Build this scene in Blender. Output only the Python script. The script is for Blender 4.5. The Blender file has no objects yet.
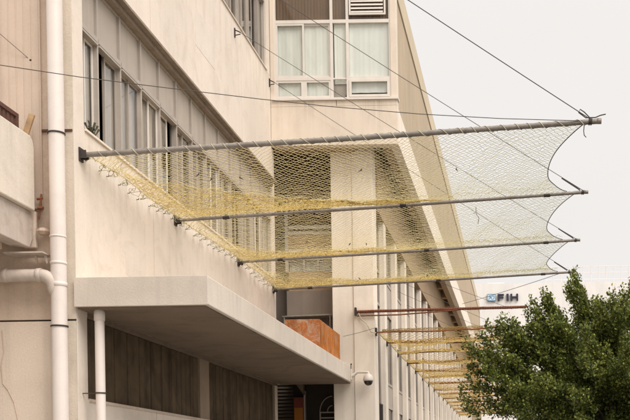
import bpy, bmesh, math, random
import numpy as np
from mathutils import Vector, Matrix
R = random.Random(7)
S = bpy.context.scene
C = S.collection
PI = math.pi

# ------------------------------------------------------------------ camera
EYE = 1.6
cd = bpy.data.cameras.new('camera'); cam = bpy.data.objects.new('camera', cd); C.objects.link(cam)
cd.sensor_width = 36.0; cd.lens = 57.14
cd.shift_x = -207 / 630; cd.shift_y = 265 / 630
cd.clip_start = 0.1; cd.clip_end = 3000
cam.matrix_world = Matrix.Translation((0, 0, EYE)) @ Matrix.Rotation(PI / 2, 4, 'X') @ Matrix.Rotation(-0.016, 4, 'Z')
S.camera = cam

# ------------------------------------------------------------------ world, sun, exposure
SUN_EL, SUN_AZ = math.radians(50), math.radians(132)     # azimuth clockwise from +Y
w = bpy.data.worlds.new('World'); S.world = w; w.use_nodes = True
nt = w.node_tree; nt.nodes.clear(); N = nt.nodes.new; L = nt.links.new
sky = N('ShaderNodeTexSky'); sky.sky_type = 'NISHITA'; sky.sun_disc = False
sky.sun_elevation = SUN_EL; sky.sun_rotation = SUN_AZ; sky.dust_density = 4.0
hs = N('ShaderNodeHueSaturation'); hs.inputs['Saturation'].default_value = 0.05
L(sky.outputs[0], hs.inputs['Color'])
tc = N('ShaderNodeTexCoord'); sp = N('ShaderNodeSeparateXYZ'); L(tc.outputs['Generated'], sp.inputs[0])
mr = N('ShaderNodeMapRange'); mr.interpolation_type = 'SMOOTHSTEP'; mr.inputs['From Min'].default_value = 0.40; mr.inputs['From Max'].default_value = 1.0
mr.inputs['To Min'].default_value = 9.2; mr.inputs['To Max'].default_value = 21.0       # overcast: brighter overhead
L(sp.outputs['Z'], mr.inputs['Value'])
cl = N('ShaderNodeVectorMath'); cl.operation = 'SCALE'; cl.inputs[0].default_value = (1.0, 0.966, 0.938)
cn = N('ShaderNodeTexNoise'); cn.inputs['Scale'].default_value = 2.2; cn.inputs['Detail'].default_value = 4; L(tc.outputs['Generated'], cn.inputs['Vector'])
cm = N('ShaderNodeMapRange'); cm.inputs['From Min'].default_value = .3; cm.inputs['From Max'].default_value = .7; cm.inputs['To Min'].default_value = .975; cm.inputs['To Max'].default_value = 1.025; L(cn.outputs['Fac'], cm.inputs['Value'])
cx_ = N('ShaderNodeMath'); cx_.operation = 'MULTIPLY'; L(mr.outputs[0], cx_.inputs[0]); L(cm.outputs[0], cx_.inputs[1])
L(cx_.outputs[0], cl.inputs['Scale'])
mx = N('ShaderNodeMix'); mx.data_type = 'RGBA'; mx.inputs['Factor'].default_value = 0.96
L(hs.outputs[0], mx.inputs['A']); L(cl.outputs[0], mx.inputs['B'])
bg = N('ShaderNodeBackground'); bg.inputs['Strength'].default_value = 0.1
L(mx.outputs['Result'], bg.inputs['Color'])
wo = N('ShaderNodeOutputWorld'); L(bg.outputs[0], wo.inputs[0])

sl = bpy.data.lights.new('sun', 'SUN'); sl.energy = 2.95; sl.angle = math.radians(40); sl.color = (1.0, 0.935, 0.86)
so = bpy.data.objects.new('sun', sl); C.objects.link(so)
sd = Vector((math.sin(SUN_AZ) * math.cos(SUN_EL), math.cos(SUN_AZ) * math.cos(SUN_EL), math.sin(SUN_EL)))
so.rotation_euler = sd.to_track_quat('Z', 'Y').to_euler(); so.location = (20, -20, 40)

S.view_settings.view_transform = 'Standard'; S.view_settings.look = 'None'
S.view_settings.exposure = 0.0; S.view_settings.gamma = 1.0
try: S.view_settings.use_curve_mapping = False
except Exception: pass

# ------------------------------------------------------------------ helpers
def at(u, v, Y):
    """world point of a photograph pixel at depth Y"""
    a, b = u - 522, 475 - v
    a, b = a + b * .016, b - a * .016
    return Vector((a * Y / 1000, Y, EYE + b * Y / 1000))

def wpos(o):
    p = Vector((0, 0, 0))
    while o is not None:
        p += o.location; o = o.parent
    return p

class MB:
    def __init__(s): s.v = []; s.f = []; s.sm = []
    def add(s, vs, fs, smooth=False):
        n = len(s.v); s.v += [tuple(p) for p in vs]
        s.f += [tuple(i + n for i in f) for f in fs]; s.sm += [smooth] * len(fs)
        return s
    def box(s, x0, x1, y0, y1, z0, z1):
        if x0 > x1: x0, x1 = x1, x0
        if y0 > y1: y0, y1 = y1, y0
        if z0 > z1: z0, z1 = z1, z0
        v = [(x0,y0,z0),(x1,y0,z0),(x1,y1,z0),(x0,y1,z0),(x0,y0,z1),(x1,y0,z1),(x1,y1,z1),(x0,y1,z1)]
        f = [(0,3,2,1),(4,5,6,7),(0,1,5,4),(1,2,6,5),(2,3,7,6),(3,0,4,7)]
        return s.add(v, f)
    def quad(s, a, b, c, d): return s.add([a, b, c, d], [(0, 1, 2, 3)])
    def prism(s, pts, d):
        """closed polygon pts (3-D, planar) pushed along d"""
        n = len(pts); d = Vector(d); P = [Vector(p) for p in pts]
        v = P + [p + d for p in P]
        f = [tuple(range(n))[::-1], tuple(range(n, 2 * n))] + [(i, (i + 1) % n, n + (i + 1) % n, n + i) for i in range(n)]
        return s.add(v, f)
    def tube(s, pts, r, n=8, cap=True, smooth=True):
        P = [Vector(p) for p in pts]; rs = r if isinstance(r, (list, tuple)) else [r] * len(P)
        vs = []; up = None
        for i, p in enumerate(P):
            t = (P[min(i + 1, len(P) - 1)] - P[max(i - 1, 0)]).normalized()
            if up is None:
                up = Vector((0, 0, 1)) if abs(t.z) < .9 else Vector((0, 1, 0))
            e1 = up - t * up.dot(t)
            if e1.length < 1e-6: e1 = t.orthogonal()
            e1.normalize(); up = e1; e2 = t.cross(e1)
            for k in range(n):
                a = 2 * PI * k / n
                vs.append(p + (e1 * math.cos(a) + e2 * math.sin(a)) * rs[i])
        fs = [(i * n + k, i * n + (k + 1) % n, (i + 1) * n + (k + 1) % n, (i + 1) * n + k) for i in range(len(P) - 1) for k in range(n)]
        s.add(vs, fs, smooth)
        if cap:
            m = len(P) - 1
            s.add(vs[:n], [tuple(range(n))[::-1]]); s.add(vs[m * n:], [tuple(range(n))])
        return s
    def lathe(s, c, prof, n=20, ax='z', smooth=True):
        vs = []
        for r, h in prof:
            for k in range(n):
                a = 2 * PI * k / n; x, y = r * math.cos(a), r * math.sin(a)
                vs.append((c[0] + x, c[1] + y, c[2] + h) if ax == 'z' else ((c[0] + h, c[1] + x, c[2] + y) if ax == 'x' else (c[0] + x, c[1] + h, c[2] + y)))
        fs = [(i * n + k, i * n + (k + 1) % n, (i + 1) * n + (k + 1) % n, (i + 1) * n + k) for i in range(len(prof) - 1) for k in range(n)]
        return s.add(vs, fs, smooth)
    def build(s, name, mat, parent=None, loc=None, bevel=0):
        me = bpy.data.meshes.new(name)
        o = bpy.data.objects.new(name, me); C.objects.link(o)
        off = Vector((0, 0, 0))
        if parent is not None: o.parent = parent; off = wpos(parent)
        elif loc is not None: off = Vector(loc); o.location = off
        V = np.array(s.v, dtype=np.float64).reshape(-1, 3) - np.array(off)
        me.from_pydata([tuple(p) for p in V], [], s.f)
        me.polygons.foreach_set('use_smooth', s.sm)
        me.materials.append(mat); me.update()
        if bevel:
            b = o.modifiers.new('bevel', 'BEVEL'); b.width = bevel; b.segments = 2; b.limit_method = 'ANGLE'; b.angle_limit = math.radians(50)
        return o

def thing(name, loc, label, cat, group=None):
    o = bpy.data.objects.new(name, None); C.objects.link(o); o.location = loc
    o.empty_display_size = .2
    return tag(o, label, cat, group)
def tag(o, label, cat, group=None):
    o['label'] = label; o['category'] = cat
    if group: o['group'] = group
    return o
def struct(o): o['kind'] = 'structure'; return o
def copy_tree(o, loc=None, parent=None):
    c = o.copy(); C.objects.link(c)
    if parent is not None: c.parent = parent
    if loc is not None: c.location = loc
    for ch in o.children: copy_tree(ch, None, c)
    return c

# ------------------------------------------------------------------ materials
def mat(name, base, rough=.8, var=.12, vscale=.9, streak=0.0, grain=.06, bump=.15, metal=0.0, dirt=None, dirtamt=0.0, dirtscale=.7, spec=.3, gscale=45.0, streakscale=7.0, drips=(), drip=.3):
    m = bpy.data.materials.new(name); m.use_nodes = True
    t = m.node_tree; b = t.nodes['Principled BSDF']; n = t.nodes.new; k = t.links.new
    b.inputs['Roughness'].default_value = rough; b.inputs['Metallic'].default_value = metal
    b.inputs['Specular IOR Level'].default_value = spec
    tc = n('ShaderNodeTexCoord'); geo = n('ShaderNodeNewGeometry')
    def noise(scale, vec=None, det=5, dist=0.0, rgh=.55):
        q = n('ShaderNodeTexNoise'); q.inputs['Scale'].default_value = scale; q.inputs['Detail'].default_value = det
        q.inputs['Roughness'].default_value = rgh; q.inputs['Distortion'].default_value = dist
        k(vec or geo.outputs['Position'], q.inputs['Vector']); return q
    def ramp(src, a, bb, lo, hi):
        q = n('ShaderNodeMapRange'); q.inputs['From Min'].default_value = a; q.inputs['From Max'].default_value = bb
        q.inputs['To Min'].default_value = lo; q.inputs['To Max'].default_value = hi; k(src, q.inputs['Value']); return q.outputs[0]
    def mul(a, bb):
        q = n('ShaderNodeMath'); q.operation = 'MULTIPLY'; k(a, q.inputs[0]); k(bb, q.inputs[1]); return q.outputs[0]
    f = ramp(noise(vscale, dist=.6).outputs['Fac'], .3, .7, 1 - var, 1 + var)
    g = noise(gscale, det=3)
    f = mul(f, ramp(g.outputs['Fac'], .25, .75, 1 - grain, 1 + grain))
    if streak:
        mp = n('ShaderNodeMapping'); mp.inputs['Scale'].default_value = (streakscale, streakscale, .22); k(geo.outputs['Position'], mp.inputs['Vector'])
        st = noise(1.0, mp.outputs[0], det=4)
        f = mul(f, ramp(st.outputs['Fac'], .48, .72, 1.0, 1 - streak))
    sc = n('ShaderNodeVectorMath'); sc.operation = 'SCALE'; sc.inputs[0].default_value = base; k(f, sc.inputs['Scale'])
    out = sc.outputs[0]
    if dirt:
        d = ramp(noise(dirtscale, det=8, dist=1.2, rgh=.68).outputs['Fac'], .5, .68, 0, dirtamt)
        mix = n('ShaderNodeMix'); mix.data_type = 'RGBA'; k(d, mix.inputs['Factor']); k(out, mix.inputs['A']); mix.inputs['B'].default_value = (*dirt, 1)
        out = mix.outputs['Result']
    for zt_, ln_ in drips:
        sz = n('ShaderNodeSeparateXYZ'); k(geo.outputs['Position'], sz.inputs[0])
        up_ = ramp(sz.outputs['Z'], zt_ - ln_, zt_, 0, 1)
        be = n('ShaderNodeMath'); be.operation = 'LESS_THAN'; be.inputs[1].default_value = zt_ + .002; k(sz.outputs['Z'], be.inputs[0])
        mp = n('ShaderNodeMapping'); mp.inputs['Scale'].default_value = (9, 9, .35); k(geo.outputs['Position'], mp.inputs['Vector'])
        sn = ramp(noise(1.0, mp.outputs[0], det=6, rgh=.7).outputs['Fac'], .47, .72, 0, 1)
        md = ramp(noise(.8, det=3).outputs['Fac'], .35, .65, .15, 1)
        fac = mul(mul(mul(up_, be.outputs[0]), sn), md)
        q = n('ShaderNodeMath'); q.operation = 'MULTIPLY'; q.inputs[1].default_value = drip * 2; q.use_clamp = True; k(fac, q.inputs[0])
        mix = n('ShaderNodeMix'); mix.data_type = 'RGBA'; k(q.outputs[0], mix.inputs['Factor']); k(out, mix.inputs['A']); mix.inputs['B'].default_value = (base[0] * .52, base[1] * .5, base[2] * .47, 1)
        out = mix.outputs['Result']
    k(out, b.inputs['Base Color'])
    if bump:
        bp = n('ShaderNodeBump'); bp.inputs['Strength'].default_value = bump; bp.inputs['Distance'].default_value = .01
        k(g.outputs['Fac'], bp.inputs['Height']); k(bp.outputs[0], b.inputs['Normal'])
    return m

M = {}
M['plaster'] = mat('cream_render', (.75, .662, .578), .85, .06, .5, .05, .04, .2, dirt=(.52, .44, .365), dirtamt=.36, dirtscale=1.7, drips=((6.07, .9), (10.62, 1.3)), drip=.45)
M['plaster_end'] = mat('cream_render_end', (.75, .655, .55), .85, .06, .6, .06, .04, .2, dirt=(.5, .42, .33), dirtamt=.3, dirtscale=.8, drips=((10.06, .8),), drip=.5)
M['joint'] = mat('joint_filler', (.30, .235, .185), .9, .1, 3)
M['patch'] = mat('newer_render', (.73, .65, .575), .88, .06, 1.5, .05, .05, .25, dirt=(.55, .47, .39), dirtamt=.3, dirtscale=2)
M['pier'] = mat('white_render', (.83, .745, .645), .85, .05, .7, .10, .04, .2, dirt=(.5, .42, .35), dirtamt=.25)
M['side'] = mat('brown_stucco', (.60, .475, .375), .9, .09, 1.1, .14, .06, .35, dirt=(.36, .26, .2), dirtamt=.5, dirtscale=1.1)
M['side_low'] = mat('pale_stucco', (.65, .54, .445), .9, .08, .9, .12, .06, .35, dirt=(.42, .32, .25), dirtamt=.45, dirtscale=1.0)
M['pierend'] = mat('weathered_render', (.66, .575, .475), .9, .09, 1.2, .14, .05, .3, dirt=(.42, .36, .29), dirtamt=.5, dirtscale=1.6)
M['clad'] = mat('ribbed_cladding', (.59, .465, .37), .7, .07, 1.2, .12, .04, .1, dirt=(.42, .32, .25), dirtamt=.3)
M['canopy'] = mat('grey_concrete', (.57, .505, .435), .88, .05, 1.0, .08, .05, .3, dirt=(.4, .34, .28), dirtamt=.3)
M['fascia'] = mat('white_concrete', (.71, .63, .54), .88, .05, .8, .06, .04, .25, dirt=(.48, .41, .33), dirtamt=.35, drips=((4.13, .36), (5.83, .6)), drip=.25)
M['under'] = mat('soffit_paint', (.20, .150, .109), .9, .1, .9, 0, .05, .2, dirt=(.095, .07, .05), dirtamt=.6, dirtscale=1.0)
M['tan'] = mat('tan_tiles', (.47, .375, .265), .75, .06, .6, .10, .05, .2, dirt=(.34, .26, .17), dirtamt=.3)
M['tancap'] = mat('tan_parapet', (.58, .49, .36), .8, .05, .6, .10, .04, .2)
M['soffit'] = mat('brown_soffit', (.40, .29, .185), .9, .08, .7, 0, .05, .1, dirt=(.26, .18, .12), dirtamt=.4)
M['louvredark'] = mat('dark_louvre', (.10, .075, .05), .7, .12, 2, .1)
M['frame'] = mat('grey_aluminium', (.40, .35, .305), .45, .08, 3, .05, .03, .05, spec=.5)
M['framew'] = mat('white_aluminium', (.72, .67, .61), .4, .04, 3, .05, .03, .03, spec=.5)
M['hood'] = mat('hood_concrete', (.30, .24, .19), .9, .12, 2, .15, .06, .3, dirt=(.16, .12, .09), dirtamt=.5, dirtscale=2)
M['panel'] = mat('transom_board', (.44, .38, .325), .6, .07, 1.7, .12, .03, .05)
M['curtain'] = mat('grey_curtain', (.41, .35, .295), .95, .08, 1.5, .22, .03, .05, streakscale=14)
M['curtainw'] = mat('white_curtain', (.80, .82, .77), .95, .04, 1.5, .10, .02, .05, streakscale=10)
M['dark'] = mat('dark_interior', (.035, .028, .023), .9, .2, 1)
M['inner'] = mat('room_wall', (.16, .13, .11), .9, .1, 1)
M['shutter'] = mat('brown_sheet', (.115, .083, .053), .85, .3, 2.6, .4, .05, .05, spec=.06)
M['pvc'] = mat('white_pvc', (.74, .66, .61), .45, .03, 1.5, .08, .02, .03, dirt=(.5, .4, .33), dirtamt=.2, dirtscale=2, spec=.5)
M['pvcold'] = mat('old_pvc', (.55, .47, .41), .55, .07, 2, .15, .04, .06, dirt=(.34, .26, .2), dirtamt=.5, dirtscale=3)
M['steel'] = mat('galvanised_pipe', (.25, .222, .195), .55, .2, 6, 0, .1, .06, metal=.2, dirt=(.17, .13, .10), dirtamt=.55, dirtscale=5)
M['rust'] = mat('rusty_steel', (.22, .085, .045), .8, .25, 6, 0, .15, .3, dirt=(.09, .045, .03), dirtamt=.5, dirtscale=8)
M['orangerust'] = mat('orange_rust', (.34, .14, .05), .8, .25, 6, 0, .15, .3)
M['redrope'] = mat('red_rope', (.24, .09, .055), .9, .2, 9)
M['rope'] = mat('pale_rope', (.55, .50, .38), .9, .15, 9)
M['oldrope'] = mat('old_rope', (.40, .37, .22), .9, .2, 9)
M['darkrope'] = mat('dark_rope', (.07, .06, .05), .9, .2, 9)
M['wire'] = mat('dark_wire', (.075, .065, .06), .6, .1, 9, bump=0)
M['black'] = mat('black_clamp', (.05, .04, .036), .6, .15, 9)
M['orange'] = mat('rusty_sheet', (.58, .22, .05), .75, .25, 3, .35, .16, .3, dirt=(.42, .28, .19), dirtamt=.95, dirtscale=3.0, streakscale=12)
M['rustbox'] = mat('mottled_rust', (.40, .145, .05), .8, .35, 4, .35, .2, .4, dirt=(.46, .36, .28), dirtamt=.9, dirtscale=5.0, streakscale=11)
M['postbrown'] = mat('brown_post', (.31, .235, .17), .85, .1, 2, .15)
M['slat'] = mat('dark_slat', (.48, .315, .17), .7, .12, 2, .1)
M['brownboard'] = mat('brown_board', (.56, .39, .23), .8, .1, 3, .1)
M['greybeam'] = mat('grey_beam', (.30, .245, .20), .85, .1, 1.5, .1)
M['redwood'] = mat('red_brown_wood', (.11, .055, .04), .6, .2, 8)
M['wood'] = mat('raw_plank', (.45, .29, .16), .8, .2, 5, .2)
M['asphalt'] = mat('asphalt', (.055, .053, .05), .9, .15, .6, 0, .2, .3)
M['pave'] = mat('pavement_slabs', (.36, .33, .29), .9, .1, .8, 0, .1, .3)
M['kerb'] = mat('kerb_stone', (.40, .38, .35), .85, .1, 2)
M['paint'] = mat('road_paint', (.75, .74, .70), .7, .08, 3)
M['earth'] = mat('ground_dirt', (.20, .17, .13), .95, .2, .2)
M['farwall'] = mat('white_far_wall', (.80, .77, .74), .85, .04, .15, .10, .02, .05, streakscale=1.2)
M['rail'] = mat('far_railing', (.66, .62, .59), .6, .05, 2, bump=0)
M['navy'] = mat('navy_letter', (.035, .035, .06), .5, .05, 2, bump=0)
M['paleblue'] = mat('pale_blue', (.62, .72, .80), .5, .05, 2, bump=0)
M['midblue'] = mat('mid_blue', (.16, .33, .50), .5, .05, 2, bump=0)
M['camwhite'] = mat('camera_shell', (.66, .60, .53), .4, .03, 5, spec=.5, bump=0)
M['bark'] = mat('bark', (.14, .11, .085), .95, .25, 6, .2, .15, .6)
M['brickred'] = mat('banner_red', (.22, .05, .035), .6, .1, 3)
M['bannerorange'] = mat('banner_orange', (.46, .17, .03), .6, .1, 3)

def glass_mat(name, tint=(.9, .92, .9), refl=.9, dark=.0):
    m = bpy.data.materials.new(name); m.use_nodes = True; t = m.node_tree; t.nodes.clear(); n = t.nodes.new; k = t.links.new
    tr = n('ShaderNodeBsdfTransparent'); tr.inputs[0].default_value = (*tint, 1)
    gl = n('ShaderNodeBsdfGlossy'); gl.inputs['Roughness'].default_value = .03; gl.inputs[0].default_value = (refl, refl, refl, 1)
    geo = n('ShaderNodeNewGeometry'); ns = n('ShaderNodeTexNoise'); ns.inputs['Scale'].default_value = 2.0; k(geo.outputs['Position'], ns.inputs['Vector'])
    bp = n('ShaderNodeBump'); bp.inputs['Strength'].default_value = .03; bp.inputs['Distance'].default_value = .02; k(ns.outputs['Fac'], bp.inputs['Height'])
    k(bp.outputs[0], gl.inputs['Normal']); 
    dt = n('ShaderNodeVectorMath'); dt.operation = 'DOT_PRODUCT'; k(geo.outputs['Normal'], dt.inputs[0]); k(geo.outputs['Incoming'], dt.inputs[1])
    def mth(op, a, b_): q = n('ShaderNodeMath'); q.operation = op; (k(a, q.inputs[0]) if not isinstance(a, float) else setattr(q.inputs[0], 'default_value', a)); (k(b_, q.inputs[1]) if not isinstance(b_, float) else setattr(q.inputs[1], 'default_value', b_)); return q.outputs[0]
    ab = n('ShaderNodeMath'); ab.operation = 'ABSOLUTE'; k(dt.outputs['Value'], ab.inputs[0])
    fz = mth('ADD', mth('MULTIPLY', mth('POWER', mth('SUBTRACT', 1.0, ab.outputs[0]), 5.0), .95), .04)
    mx = n('ShaderNodeMixShader'); k(fz, mx.inputs[0]); k(tr.outputs[0], mx.inputs[1]); k(gl.outputs[0], mx.inputs[2])
    o = n('ShaderNodeOutputMaterial'); k(mx.outputs[0], o.inputs[0]); return m
M['glass'] = glass_mat('window_glass', (.975, .98, .975))
M['glassbrown'] = glass_mat('brown_glass', (.80, .76, .72))
M['glassdk'] = glass_mat('tinted_glass', (.42, .36, .31))

# net cord: yellow towards the wall, weathered grey green outward, its backlit look against the sky painted in
def net_mat(name, near, far, x0, x1):
    m = mat(name, near, .85, .1, 3, bump=0)
    t = m.node_tree; b = t.nodes['Principled BSDF']; n = t.nodes.new; k = t.links.new
    geo = n('ShaderNodeNewGeometry'); s = n('ShaderNodeSeparateXYZ'); k(geo.outputs['Position'], s.inputs[0])
    ns = n('ShaderNodeTexNoise'); ns.inputs['Scale'].default_value = .9; k(geo.outputs['Position'], ns.inputs['Vector'])
    ad = n('ShaderNodeMath'); ad.operation = 'MULTIPLY_ADD'; ad.inputs[1].default_value = 2.2; k(ns.outputs['Fac'], ad.inputs[0]); k(s.outputs['X'], ad.inputs[2])
    mr = n('ShaderNodeMapRange'); mr.inputs['From Min'].default_value = x0 + 1.1; mr.inputs['From Max'].default_value = x1 + 1.1; k(ad.outputs[0], mr.inputs['Value'])
    mx = n('ShaderNodeMix'); mx.data_type = 'RGBA'; mx.inputs['A'].default_value = (*near, 1); mx.inputs['B'].default_value = (*far, 1)
    k(mr.outputs[0], mx.inputs['Factor']); k(mx.outputs['Result'], b.inputs['Base Color']); return m
M['net'] = net_mat('yellow_net_cord', (.62, .51, .26), (.40, .385, .225), -2.9, 0.2)
M['orangecord'] = mat('orange_cord', (.47, .25, .06), .9, .25, 2.0, bump=0)
M['ochre'] = mat('ochre_cord', (.50, .365, .12), .9, .2, 2.5, bump=0)
M['netfar'] = net_mat('far_net_cord', (.47, .325, .10), (.42, .31, .12), -2.6, 0.6)

# ------------------------------------------------------------------ ground
struct(MB().box(-400, 400, -60, 900, -.6, -.02).build('ground', M['earth']))
struct(MB().quad((-2.2, -40, -.012), (6.5, -40, -.012), (6.5, 78, -.012), (-2.2, 78, -.012)).build('road', M['asphalt']))
struct(MB().box(-9.5, -2.2, -40, 78, -.019, .12).build('pavement', M['pave']))
struct(MB().box(-2.19, -2.05, -40, 78, -.018, .135).build('kerb', M['kerb'], bevel=.02))
struct(MB().box(6.52, 10.5, -40, 78, -.017, .12).build('pavement_opposite', M['pave']))
ml = MB()
for i in range(24): ml.quad((2.1, -30 + i * 4.5, -.008), (2.22, -30 + i * 4.5, -.008), (2.22, -28 + i * 4.5, -.008), (2.1, -28 + i * 4.5, -.008))
struct(ml.build('road_marking', M['paint']))

# ------------------------------------------------------------------ near building
A = -5.5; Y0, Y1 = 12.43, 22.5
nb = thing('office_building', (-8, 12.43, 0), 'cream rendered building with a long window band above its concrete canopy, nearest in view', 'building')
T = .22
m = MB()
g = .02
JT = []
def panels(ya, yb, za, zb, joints):
    ys = [ya] + joints + [yb]
    for i in range(len(ys) - 1):
        m.box(A - T, A, ys[i] + (g / 2 if i else 0), ys[i + 1] - (g / 2 if i < len(ys) - 2 else 0), za, zb)
    for j in joints: JT.append((A - T + .02, A - .008, j - g / 2 + .0005, j + g / 2 - .0005, za + .001, zb - .001))
panels(12.72, 22.4, 8.2, 10.62, [15.1, 20.07])
panels(12.72, 22.4, 3.70, 6.07, [15.1, 18.6])
m.box(A - T, A, 12.43, 12.72, 0, 16)                     # corner pier
m.box(A - T, A, 22.4, 22.62, 0, 9.04)                     # far pier
m.box(A - T, A, 12.72, 22.1, 13.0, 16)
m.box(A - T, A, 22.1, 22.39, 10.62, 16)
panels(12.72, 22.4, .1, 2.64, [15.1])
m.build('wall', M['plaster'], nb, bevel=.004)
for q in JT: MB().box(*q).build('expansion_joint', M['joint'], nb)
for (ya_, yb2, za_, zb2) in ((14.0, 14.75, 4.5, 4.95), (17.2, 18.3, 9.1, 9.75)): MB().box(A + .0002, A + .0025, ya_, yb2, za_, zb2).build('repair_patch', M['patch'], nb)
# rest of the shell (behind)
m = MB()
m.box(-12, A - T - .001, 12.62, 22.6, 15.8, 16)
m.box(-12.2, -12, 12.62, 27, 0, 16)
m.box(-12, A - T - .003, 22.41, 22.6, 0, 15.8)
for z in (5.3, 9.3): m.box(-12, A - T - .004, 12.64, 22.40, z, z + .35)
m.box(-8.6, -8.5, 12.64, 22.40, 5.66, 9.29); m.box(-8.6, -8.5, 12.64, 22.40, 9.66, 15.7); m.box(-8.6, -8.5, 12.64, 22.40, .1, 5.29)
m.build('interior_wall', M['inner'], nb)
# end wall facing the viewer, left of the corner
m = MB(); m.box(-12, A - T - .0005, 12.43, 12.62, 3.626, 16); m.build('side_wall', M['side'], nb)
m = MB(); m.box(-12, A - T - .0005, 12.40, 12.62, 0, 3.60)
m.build('lower_side_wall', M['side_low'], nb, bevel=.006)
MB().box(-12, A - T - .0004, 12.47, 12.62, 3.60, 3.626).build('shadow_joint', M['black'], nb)
MB().box(A - T + .001, A - .003, 12.415, 12.4295, 3.626, 16).build('pier_end', M['pierend'], nb)
MB().box(A - T + .001, A - .003, 12.405, 12.4295, 0, 3.60).build('pier_base', M['pierend'], nb)
MB().box(A - T + .001, A - .006, 12.42, 12.4297, 3.602, 3.624).build('shadow_joint', M['black'], nb)
for xa_, xb2 in ((-6.05, -5.725), (-5.718, A - .012)): MB().box(xa_, xb2, 12.402, 12.4145 if xa_ > -5.9 else 12.4293, 5.955, 5.982).build('crack_strip', M['redwood'], nb)
# pale edge strip of the pier as seen from the end
m = MB()
m.tube([at(2,330,12.395), at(4,352,12.395), at(1,366,12.395), at(3,384,12.395), at(8,390,12.395), at(14,402,12.395), at(18,420,12.395), at(20,450,12.395)], .006, 4)
m.build('wall_crack', M['side'], nb)
# ribbed cladding above the balcony
m = MB(); x = -9.5
while x < -5.96:
    m.box(x, x + .075, 12.395, 12.4295, 5.0, 16); m.box(x + .0755, x + .0945, 12.3985, 12.4294, 5.0, 16); x += .095
m.build('wall_cladding', M['clad'], nb)
# hood moulds over and sills under the window bands
m = MB()
m.prism([(A + .001, 12.5, 8.20), (A + .13, 12.5, 8.20), (A + .13, 12.5, 8.235), (A + .10, 12.5, 8.275), (A + .001, 12.5, 8.30)], (0, 9.86, 0))
m.prism([(A - .1, 12.73, 8.13), (A + .045, 12.73, 8.13), (A + .045, 12.73, 8.197), (A - .1, 12.73, 8.197)], (0, 9.6, 0))
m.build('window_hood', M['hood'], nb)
m = MB(); m.box(A - .2, A + .025, 12.73, 22.38, 6.072, 6.10); m.box(A - .2, A + .025, 12.73, 22.08, 10.622, 10.645)
m.build('window_sill', M['plaster'], nb)

def curtain_sheet(mb, x, ya, yb, za, zb, amp, wl, seed):
    rr = random.Random(seed); n = max(8, int((yb - ya) / .012)); ph = rr.random() * 6
    vs = []
    for i in range(n + 1):
        y = ya + (yb - ya) * i / n
        dx = amp * (math.sin(2 * PI * y / wl + ph) + .5 * math.sin(2 * PI * y / (wl * .43) + ph * 2))
        vs += [(x + dx, y, za), (x + dx * .6, y, zb)]
    mb.add(vs, [(2 * i, 2 * i + 2, 2 * i + 3, 2 * i + 1) for i in range(n)], True)

def window_bay(y, wdt, kind, z0, zt, z1, seed):
    """one bay: fixed board over a sliding sash"""
    xa, xb = A - .12, A - .05
    f = MB(); e = .022
    f.box(xa, xb + .01, y - .012, y + e, z0, z1); f.box(xa, xb + .01, y + wdt - e, y + wdt - .0125, z0, z1)
    f.box(xa, xb + .02, y + e, y + wdt - e, zt - .03, zt + .03)
    f.box(xa + .01, xb + .03, y + e + .001, y + wdt - e - .001, zt - .075, zt - .05)
    f.box(xa, xb, y + e, y + wdt - e, z0, z0 + .035); f.box(xa, xb, y + e, y + wdt - e, z1 - .035, z1)
    fo = f.build('window', M['frame'], nb)
    MB().box(xa + .01, xb - .025, y + e, y + wdt - e, zt + .03, z1 - .035).build('transom_panel', M['panel'], fo)
    # sash
    if kind == 'open': s0, s1 = y + wdt * .45, y + wdt - e
    elif kind == 'open2': s0, s1 = y + e, y + wdt * .62
    else: s0, s1 = y + e, y + wdt - e
    q = .028; zz0, zz1 = z0 + .036, zt - .076; mid = y + wdt / 2
    parts = [(s0, s1, 0)] if kind.startswith('open') else [(s0, mid + .016, 0), (mid - .016, s1, .02)]
    if wdt < .45: parts = [(s0, s1, 0)]
    for (a0, a1, dx) in parts:
        s = MB(); x0, x1 = xa + .004 + dx, xa + .022 + dx
        s.box(x0, x1, a0, a0 + q, zz0, zz1); s.box(x0, x1, a1 - q, a1, zz0, zz1)
        s.box(x0, x1, a0 + q, a1 - q, zz0, zz0 + q); s.box(x0, x1, a0 + q, a1 - q, zz1 - q, zz1)
        so_ = s.build('sash', M['frame'] if (seed + int(dx * 50)) % 4 else M['framew'], fo)
        MB().box(x0 + .007, x0 + .011, a0 + q, a1 - q, zz0 + q, zz1 - q).build('pane', M['glass'], fo)
    c = MB()
    if kind == 'open': curtain_sheet(c, A - .155, y + wdt * .5, y + wdt - .03, z0 + .02, zt, .012, .11, seed)
    elif kind == 'open2': curtain_sheet(c, A - .155, y + .03, y + wdt * .5, z0 + .02, zt, .014, .1, seed)
    else: curtain_sheet(c, A - .155, y + .01, y + wdt * (.98 if kind == 'full' else .8), z0 + .02, zt, .013, .12, seed)
    c.build('curtain', M['curtain'], fo)

bw = .76
kinds = ['open', 'open', 'full', 'full', 'open2', 'part', 'full', 'part', 'full', 'open2', 'full', 'part', 'full']
y = 12.735
yb = [12.735] + [13.27 + bw * i for i in range(13)]
for i in range(13):
    ya = yb[i]; wd = yb[i + 1] - ya
    if ya + wd > 22.40: wd = 22.395 - ya
    if wd < .2: continue
    window_bay(ya, wd, kinds[i], 6.101, 7.45, 8.128, i)
for i in range(7, 13):                                       # upper storey
    ya = yb[i] - .05; wd = bw
    if ya + wd > 22.1: wd = 22.095 - ya
    if wd < .2: continue
    window_bay(ya, wd, ['part', 'full', 'open2'][i % 3], 10.646, 12.2, 12.99, i + 40)
MB().box(A - T, A - .01, 12.73, yb[7] - .065, 10.647, 12.99).build('blind_panel', M['panel'], nb)

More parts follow.
